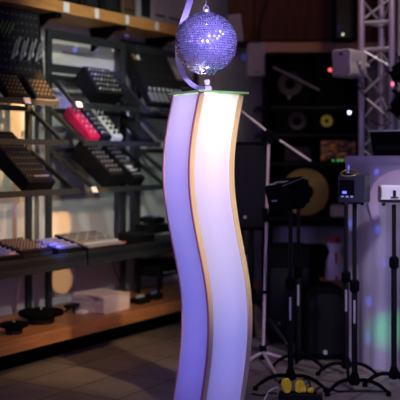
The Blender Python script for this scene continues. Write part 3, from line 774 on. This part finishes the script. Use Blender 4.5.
# ------------------------------------------------------------------ truss tower
TY = 5.5
def truss(label, pts3, nm='truss_tower', z0=.0, z1=2.7, r=.021):
    t = root(nm, label, 'truss', loc=(pts3[0][0], pts3[0][1], 0))
    q = [Vector((x-pts3[0][0], y-pts3[0][1], 0)) for x, y in pts3]
    for v in q:
        MB().tube([v+Vector((0, 0, z0+.012)), v+Vector((0, 0, z1))], r, seg=16).build('main_tube', mat('dimmed_aluminium', (.42, .37, .48), .35, .35), t, smooth=True)  # same metal as the cross tubes, dimmer light put into a darker lilac
    b = MB(); cc = sum(q, Vector())/len(q); b.box((cc.x, cc.y, .006), (.36, .36, .012)); b.build('base_plate', STEEL, t)
    n = len(q)
    for i in range(n):
        a, c = q[i], q[(i+1) % n]
        for z in ((1.78, 1.945, 2.30) if i == 0 else (1.78, 1.945)):
            MB().tube([a+Vector((0, 0, z)), c+Vector((0, 0, z))], r*.5, seg=10).build('cross_tube', ALU, t, smooth=True)
        segs = ((.60, .80), (.80, 1.00), (1.00, 1.17), (1.17, 1.34), (1.34, 1.50), (1.50, 1.66), (1.66, 1.78), (1.96, 2.09), (2.09, 1.96+.001) if False else (2.09, 2.22))
        fl = i % 2
        for (za, zb) in segs:
            p0, p1 = (a, c) if fl else (c, a)
            MB().tube([p0+Vector((0, 0, za)), p1+Vector((0, 0, zb))], r*.36, seg=8).build('lacing_tube', ALU, t, smooth=True)
            fl = 1-fl
    return t
Bp = P(361.5, 0, 5.57); Ap = P(392, 0, 5.50); Dp = P(381.5, 0, 5.72)
truss('silver triangular truss tower rising behind the booth', [(Bp.x, Bp.y), (Ap.x, Ap.y), (Dp.x, Dp.y)])
o = root('truss_pipe', 'single silver pipe of the next truss at the right picture edge', 'pipe', loc=(P(401, 0, 5.9).x, 5.9, 0))
MB().tube([(0, 0, 0.01), (0, 0, 2.7)], .024, seg=16).build('tube', ALU, o, smooth=True)
MB().cyl((0, 0, .006), .1, .012).build('base_plate', STEEL, o)

# white speaker on the truss
WY = 5.42
t = root('truss_speaker', 'white waisted speaker with lilac grille clamped to the truss tower', 'speaker', M=Matrix.Translation(P(346, 77, WY)) @ Matrix.Rotation(R(-38), 4, 'Z'))
def waist(w, h, n=10):
    L_, R_ = [], []
    for i in range(n+1):
        s = i/n; ww = w/2*(1-.09*math.exp(-((s-.5)/.16)**2)); 
        c_ = .10*w if i in (0, n) else 0
        L_.append((-ww+c_, h*s)); R_.append((ww-c_, h*s))
    return L_+R_[::-1]
h_ = 27*WY/F
MB().prism(waist(.135, h_), -.055, .145, 'y').build('cabinet', WHITE, t, bevel=.006)
MB().prism([(x*.9, .006+z*.93) for x, z in waist(.135, h_)], -.062, -.054, 'y').build('grille', GRILLE, t, bevel=.003)
MB().box((.0, -.064, h_*.82), (.02, .004, .014)).build('badge', BLACK, t)
b = MB(); b.box((.085, .03, h_*.52), (.035, .03, .02)); b.box((.105, .03, h_*.52), (.008, .05, .09)); b.tube([(.085, .03, h_*.5), (.125, .06, h_*.4)], .009); b.build('bracket', WHITE, t)
MB().box((.07, .03, h_*.54), (.012, .03, .012)).build('mount_knob', BLACK, t)
o = MB().tube([P(361, 82, 5.5), P(364, 90, 5.46), P(357, 85, 5.46), P(366, 98, 5.5), P(365, 115, 5.5)], .005, seg=6).build('truss_cable', CABLE, smooth=True); tag(o, 'black cable looping below the white truss speaker', 'cable')
o = MB().tube([P(371, 120, 5.5), P(376, 124, 5.45), P(384, 126, 5.46), P(392, 122, 5.45)], .005, seg=6).build('truss_cable', CABLE, smooth=True); tag(o, 'black cable slack across the truss just above the flight case', 'cable')
# black fixture hanging before the cabinets (left of truss)
t = root('hanging_speaker', 'tall black unit with a tiny white light hanging left of the truss at top', 'speaker', loc=P(344, 42, 6.0))
MB().box((0, 0, .22), (.145, .14, .44), bev=.012).build('body', MATTE, t)
MB().box((0, -.073, .22), (.12, .006, .40)).build('grille', BLACK, t)
MB().sphere((-.02, -.078, .04), .009, (1, .4, 1)).build('indicator', mat('soft_white', (.7, .7, .6), .5, emit=(.8, .8, .6), es=.8), t)
MB().box((0, .0, .70), (.03, .03, .55)).build('hanger', STEEL, t)
# black clamp lamp on the right tube
def par(label, px, py, tilt):
    p = P(px, py, 5.36)
    t = root('clamp_lamp', label, 'stage light', M=Matrix.Translation(p) @ Matrix.Rotation(R(tilt), 4, 'Y') @ Matrix.Rotation(R(25), 4, 'Z'))
    MB().lathe([(.03, -.07), (.045, -.05), (.05, .04), (.055, .06), (.048, .062)], seg=20).build('can', MATTE, t, smooth=True)
    b = MB(); b.box((.056, 0, 0), (.006, .03, .1)); b.box((-.056, 0, 0), (.006, .03, .1)); b.box((0, 0, -.075), (.118, .03, .006)); b.build('yoke', MATTE, t)
    MB().tube([(0, 0, .03), (-.04, .10, .05)], .012).build('clamp', BLACK, t)
    MB().tube([(-.02, 0, -.07), (-.06, .0, -.09), (-.05, .01, -.13)], .005, seg=6).build('lead', CABLE, t)
par('black clamp lamp on the right truss tube, upper one', 403, 71, 55)
par('black clamp lamp on the right truss tube just above the flight case', 402, 104, 35)
t = root('pipe_light', 'red status light on the right truss tube', 'light', loc=P(392.5, 84, 5.47)); MB().sphere((0, 0, 0), .009, (1, .5, 1.6)).build('lens', mat('pink_led', (.5, .05, .1), .5, emit=(1, .15, .3), es=2), t)
t.location = P(392.5, 84, 5.475)

# ------------------------------------------------------------------ power strip, plugs, cables
def onfloor(px, py, dz=0.):
    Y = floorY(py); v = P(px, py, Y); v.z = dz; return v
p = onfloor(300.5, 401)
t = root('power_strip', 'black power strip lying on the floor with yellow plugs in it', 'power strip', loc=p, rot=(0, 0, R(-8)))
MB().box((0, 0, .020), (.20, .06, .036), bev=.006).build('body', BLACK, t)
for k in range(5): MB().cyl((-.07+k*.035, 0, .039), .014, .004, seg=16).build('socket', MATTE, t)
MB().box((.085, -.01, .04), (.02, .02, .006)).build('switch', mat('dark_red', (.2, .01, .01), .5), t)
for i, (px, py, s, lab) in enumerate(((287, 390, 1.15, 'big yellow plug standing in the power strip, left one'), (298.5, 392, 1.0, 'big yellow plug standing in the power strip, next to the left one'))):
    q = onfloor(px, py+5); q.y = p.y-.004+.02*0; q.x = P(px, 0, q.y).x
    t = root('plug', lab, 'plug', loc=(q.x, q.y, .042), rot=(0, R((-6, 14)[i]), R(20)))
    MB().prism([(-.014, 0), (.014, 0), (.021*s, .022), (.021*s, .040), (.012, .054*s), (-.012, .054*s), (-.021*s, .040), (-.021*s, .022)], -.010, .010, 'y').build('body', YPLUG, t, bevel=.004)
    MB().cyl((0, 0, .004), .013, .010).build('collar', YPLUG, t)
for i, (dx, lab) in enumerate(((.012, 'low yellow plug in the power strip right of the big ones'), (.045, 'low yellow plug nearest the dark end of the power strip'))):
    t = root('plug', lab, 'plug', loc=(p.x+dx, p.y-.003-dx*.12, .042), rot=(0, 0, R(-8)))
    MB().box((0, 0, .009), (.026, .026, .018), bev=.005).build('body', YPLUG, t)
    MB().tube([(0, 0, .016), (.010, -.006, .022)], .006, seg=8).build('sleeve', YPLUG, t)
def cable(label, pts, m, r=.005):
    P_ = [onfloor(x, y, r+.001+dz) for (x, y, dz) in pts]
    # smooth
    out = []
    for i in range(len(P_)-1):
        p0 = P_[max(i-1, 0)]; p1 = P_[i]; p2 = P_[i+1]; p3 = P_[min(i+2, len(P_)-1)]
        for k in range(6):
            s = k/6
            out.append(.5*((2*p1)+(p2-p0)*s+(2*p0-5*p1+4*p2-p3)*s*s+(3*p1-p0-3*p2+p3)*s**3))
    out.append(P_[-1])
    o = MB().tube(out, r, seg=8).build('floor_cable', m, smooth=True); tag(o, label, 'cable')
cable('white cable curving on the floor from the power strip towards the viewer', [(262, 408, 0), (265, 400, 0), (269, 393, .0), (275, 389, .0), (278, 390, .005)], WCABLE)
cable('black cable on the floor running left from the power strip to the pillar', [(252, 395, 0), (262, 396.5, 0), (270, 394.5, 0), (277, 394.5, 0)], CABLE)
cable('black cable on the floor from the power strip towards the stands at right', [(313, 395, 0), (320, 388, 0), (332, 391, 0), (342, 392.5, 0), (366, 392, 0), (390, 393, 0)], CABLE)
b = MB(); q = P(303, 391, 4.2)
arc = [(299, 391), (298.5, 386), (301, 381), (305, 379), (309, 381), (310.5, 386), (309.5, 393)]
o = MB().tube([P(x, y, 4.34) for x, y in arc], .0045, seg=8).build('loop_cable', CABLE, smooth=True); tag(o, 'black cable standing in a loop above the power strip', 'cable')

# ------------------------------------------------------------------ lights
def spot(loc, tgt, col, e, ang, blend=.5, size=.05, name='stage_spot'):
    l = bpy.data.lights.new(name, 'SPOT'); l.energy = e; l.color = col; l.spot_size = R(ang); l.spot_blend = blend; l.shadow_soft_size = size
    o = bpy.data.objects.new(name, l); C.objects.link(o); o.location = loc
    o.rotation_euler = (Vector(tgt)-Vector(loc)).to_track_quat('-Z', 'Y').to_euler(); return o
def area(loc, tgt, col, e, sx, sy, name='wash_light'):
    l = bpy.data.lights.new(name, 'AREA'); l.energy = e; l.color = col; l.shape = 'RECTANGLE'; l.size = sx; l.size_y = sy
    o = bpy.data.objects.new(name, l); C.objects.link(o); o.location = loc
    o.rotation_euler = (Vector(tgt)-Vector(loc)).to_track_quat('-Z', 'Y').to_euler(); return o
def point(loc, col, e, size=.04, name='pillar_lamp'):
    l = bpy.data.lights.new(name, 'POINT'); l.energy = e; l.color = col; l.shadow_soft_size = size
    o = bpy.data.objects.new(name, l); C.objects.link(o); o.location = loc; return o

w = bpy.data.worlds.new('world'); bpy.context.scene.world = w; w.use_nodes = True
w.node_tree.nodes['Background'].inputs[0].default_value = (.42, .36, .75, 1); w.node_tree.nodes['Background'].inputs[1].default_value = .008

def pil(x, y, z):
    return Vector((cx, cy, z))+ur*(x+wave(z))+ul*y
LAMPK = 3.2
# lamps inside the pillar
def mixc(t_):
    stops = [(0, (.36, .30, 1.), .050), (.25, (.34, .37, .98), .060), (.55, (.33, .38, .90), .060), (.75, (.50, .44, .95), .085), (.9, (.85, .62, .85), .12), (1., (1, .80, .66), .20)]
    for (a_, c_, e_), (b_, d_, f_) in zip(stops, stops[1:]):
        if t_ <= b_:
            k = (t_-a_)/(b_-a_); return tuple(c_[i]*(1-k)+d_[i]*k for i in range(3)), e_*(1-k)+f_*k
for i in range(14):
    t_ = i/13; col, e_ = mixc(t_)
    point(pil(.125, .106, .06+1.27*t_), col, e_*LAMPK, .05)
# warm stage spot on the front of the pillar, from high at the right
spot((1.0, 1.9, 2.4), (.1, 3.8, .98), (1, .74, .40), 260, 22, .9, .04)
# purple-blue stage wash from the left front
spot((-1.6, 1.6, 2.2), (0, 3.85, .9), (.42, .34, 1), 110, 32, .5, .15)
# added area lights, out of view, for the mirror ball to reflect
area((0, -1.6, 1.9), (0, 3, 1.6), (.38, .30, 1), 30, 4.5, 2.2, 'added_panel_light')
area((-3, 2.2, 2.2), (0, 3.8, 1.6), (.45, .22, 1), 3, .8, .8, 'added_fill_light')
area((2.6, 1.6, 2.5), (0, 3.8, 1.6), (.55, .5, 1), 3, .5, .5, 'added_fill_light')
area((1.2, .2, .3), (0, 3.8, 1.6), (.9, .7, 1), 1.2, .4, .3, 'added_fill_light')
# blue lamp on the ball from the front right
spot((.9, 1.2, 1.9), bc, (.42, .36, 1), 1700, 8, .5, .10)
spot((-.15, 2.6, 2.7), bc, (.8, .75, 1), 14, 12, .5, .04)
# neutral greenish shop light on the left display wall
spot(Vector((.25, 3.9, 2.60)), Wp(1.25, .5, 1.4), (.92, 1, .86), 95, 46, .7, .06)
# warm lamp on lower left part of the display
spot(Vector((.55, 4.6, 2.2)), Wp(.35, .5, .75), (1, .50, .20), 75, 36, .8, .03)
spot(Vector((-.2, 2.4, 2.5)), Wp(1.4, .3, 1.97), (1, .8, .55), 30, 30, .7, .06)
# added lights hidden behind the pillar to brighten the plinth and rack wall
spot(Vector((.14, 4.25, 1.25)), Wp(.55, .5, .45), (1, .62, .36), 22, 75, .6, .02)
spot(Vector((.10, 4.25, 1.05)), Wp(1.2, .5, 1.0), (.95, 1, .9), 20, 80, .7, .02)
spot(bc+Vector((.002, -.062, -.19)), bc+Vector((0, 0, -.0)), (1, .85, 1), 14., 100, .6, .012, 'pin_spot')
spot((.5, 2.8, 2.6), (-.50, 4.25, 0), (1, .72, .5), 26, 22, .8, .05)
# orange gel beams crossing the rack on to the wall
spot((.42, 4.75, 2.0), Wp(U(12, .5), .5, P(0, 128, 5.1).z), (1, .52, .22), 260, 18, .5, .01)
spot((.14, 4.30, 1.2), Wp(U(62, .5), .5, P(0, 225, 5.3).z), (1, .48, .14), 110, 8.5, .4, .01)
spot((.16, 4.34, .66), Wp(U(66, .5), .5, P(0, 285, 5.3).z), (1, .52, .2), 55, 7, .4, .01)
spot((1.0, 3.4, 2.8), (.95, 4.35, 0), (.85, .7, .9), 62, 34, .8, .1)  # added wash to brighten the floor around the light stands
# purple washes right
area((2.2, 2.4, 2.5), (1.1, 4.8, .9), (.62, .48, 1), 4, .5, .5)
spot((1.6, 2.6, 2.2), P(390, 270, 4.6), (.74, .67, .95), 165, 24, .6, .08)
spot((.95, 4.5, 2.85), (1.10, 5.55, 1.7), (1, .88, .92), 18, 44, .7, .06)  # added light to brighten the truss
spot((0.9, 4.0, 2.5), (.6, 6.6, 1.8), (1, .52, .26), 20, 60, .9, .1)  # added orange light for the ledge below the cabinets
# green beam on the cloth
spot((1.14, 3.95, .42), P(397, 329, 4.66), (.02, 1, .25), 24, 19, 1., .01, 'green_beam')
# dots thrown by the ball
spot((.45, 3.4, 2.7), P(275, 150, 4.95), (1, .8, .68), 85, 15, .6, .04)  # added warm spot brightening the boom stand, no ball dot
for (px, py, Yd) in ((376.5, 172, 4.6), (378, 230, 4.6), (349.5, 223.5, 4.75), (385, 262, 4.55), (369.5, 303, 4.62), (368.5, 341, 4.62)):
    spot(bc+Vector((.12, -.16, -.05)), BM @ cloth_pt(px, py), (.05, .12, 1), 90, 1.5, .5, .004, 'ball_reflection')
for (px, py, Yd) in ((244.5, 57.5, 6.9), (354, 25, 6.5), (128, 34, 6.1), (96, 48, 5.9), (76, 50, 5.7)):
    spot(bc+Vector((.17 if px > 200 else -.17, .02, .0)), P(px, py, Yd), (.15, .18, 1), 130, 1.2, .6, .004, 'ball_reflection')
spot(bc+Vector((-.18, -.03, -.08)), Wp(.50, .10, .62), (.15, .18, 1), 330, 8, 1., .01, 'ball_reflection')
spot(bc+Vector((-.18, -.03, -.08)), Wp(.62, .5, .8), (.25, .2, 1), 90, 5, 1., .01, 'ball_reflection')

GR = {'mixer': 'small mixers shown on the display racks', 'mixing_desk': 'large mixing desks propped on the racks', 'controller': 'controllers on the rack trays',
      'audio_interface': 'rack units on the worktop beside the pillar', 'light_stand': 'black light stands on the floor', 'stage_lamp': 'box lamps on the light stands',
      'price_card': 'price cards on the tray lips', 'plug': 'yellow plugs in the power strip', 'wall_cabinet': 'wooden cabinets along the back wall',
      'wall_speaker': 'pale wall speakers below the cabinets', 'studio_speaker': 'dark speakers on the black shelving', 'display_rack': 'metal display racks along the left wall',
      'turntable_platter': 'round platters on the plinth', 'floor_cable': 'cables lying on the floor', 'grey_case': 'grey cases on the upper shelf',
      'effects_unit': 'black units on the upper shelf', 'clamp_lamp': 'clamp lamps on the truss', 'hanging_wire': 'wires under the worktop',
      'truss_cable': 'cables on the truss', 'pedal': 'small gear on the plinth front', 'rack_amplifier': 'amplifiers on the third shelf'}
for o in list(C.objects):
    k = o.name.split('.')[0]
    if o.parent is None and 'label' in o and 'group' not in o and k in GR: o['group'] = GR[k]
# ------------------------------------------------------------------ camera
cam = bpy.data.cameras.new('camera'); co = bpy.data.objects.new('camera', cam); C.objects.link(co)
co.location = (0, 0, EYE); co.rotation_euler = (R(90), 0, 0)
cam.sensor_width = 36; cam.lens = F/400*36; cam.shift_y = -(200-HY)/400
cam.dof.use_dof = True; cam.dof.focus_distance = 3.78; cam.dof.aperture_fstop = 2.2
bpy.context.scene.camera = co
vs = bpy.context.scene.view_settings
vs.view_transform = 'Standard'; vs.look = 'None'; vs.gamma = 1; vs.use_curve_mapping = False; vs.exposure = 0
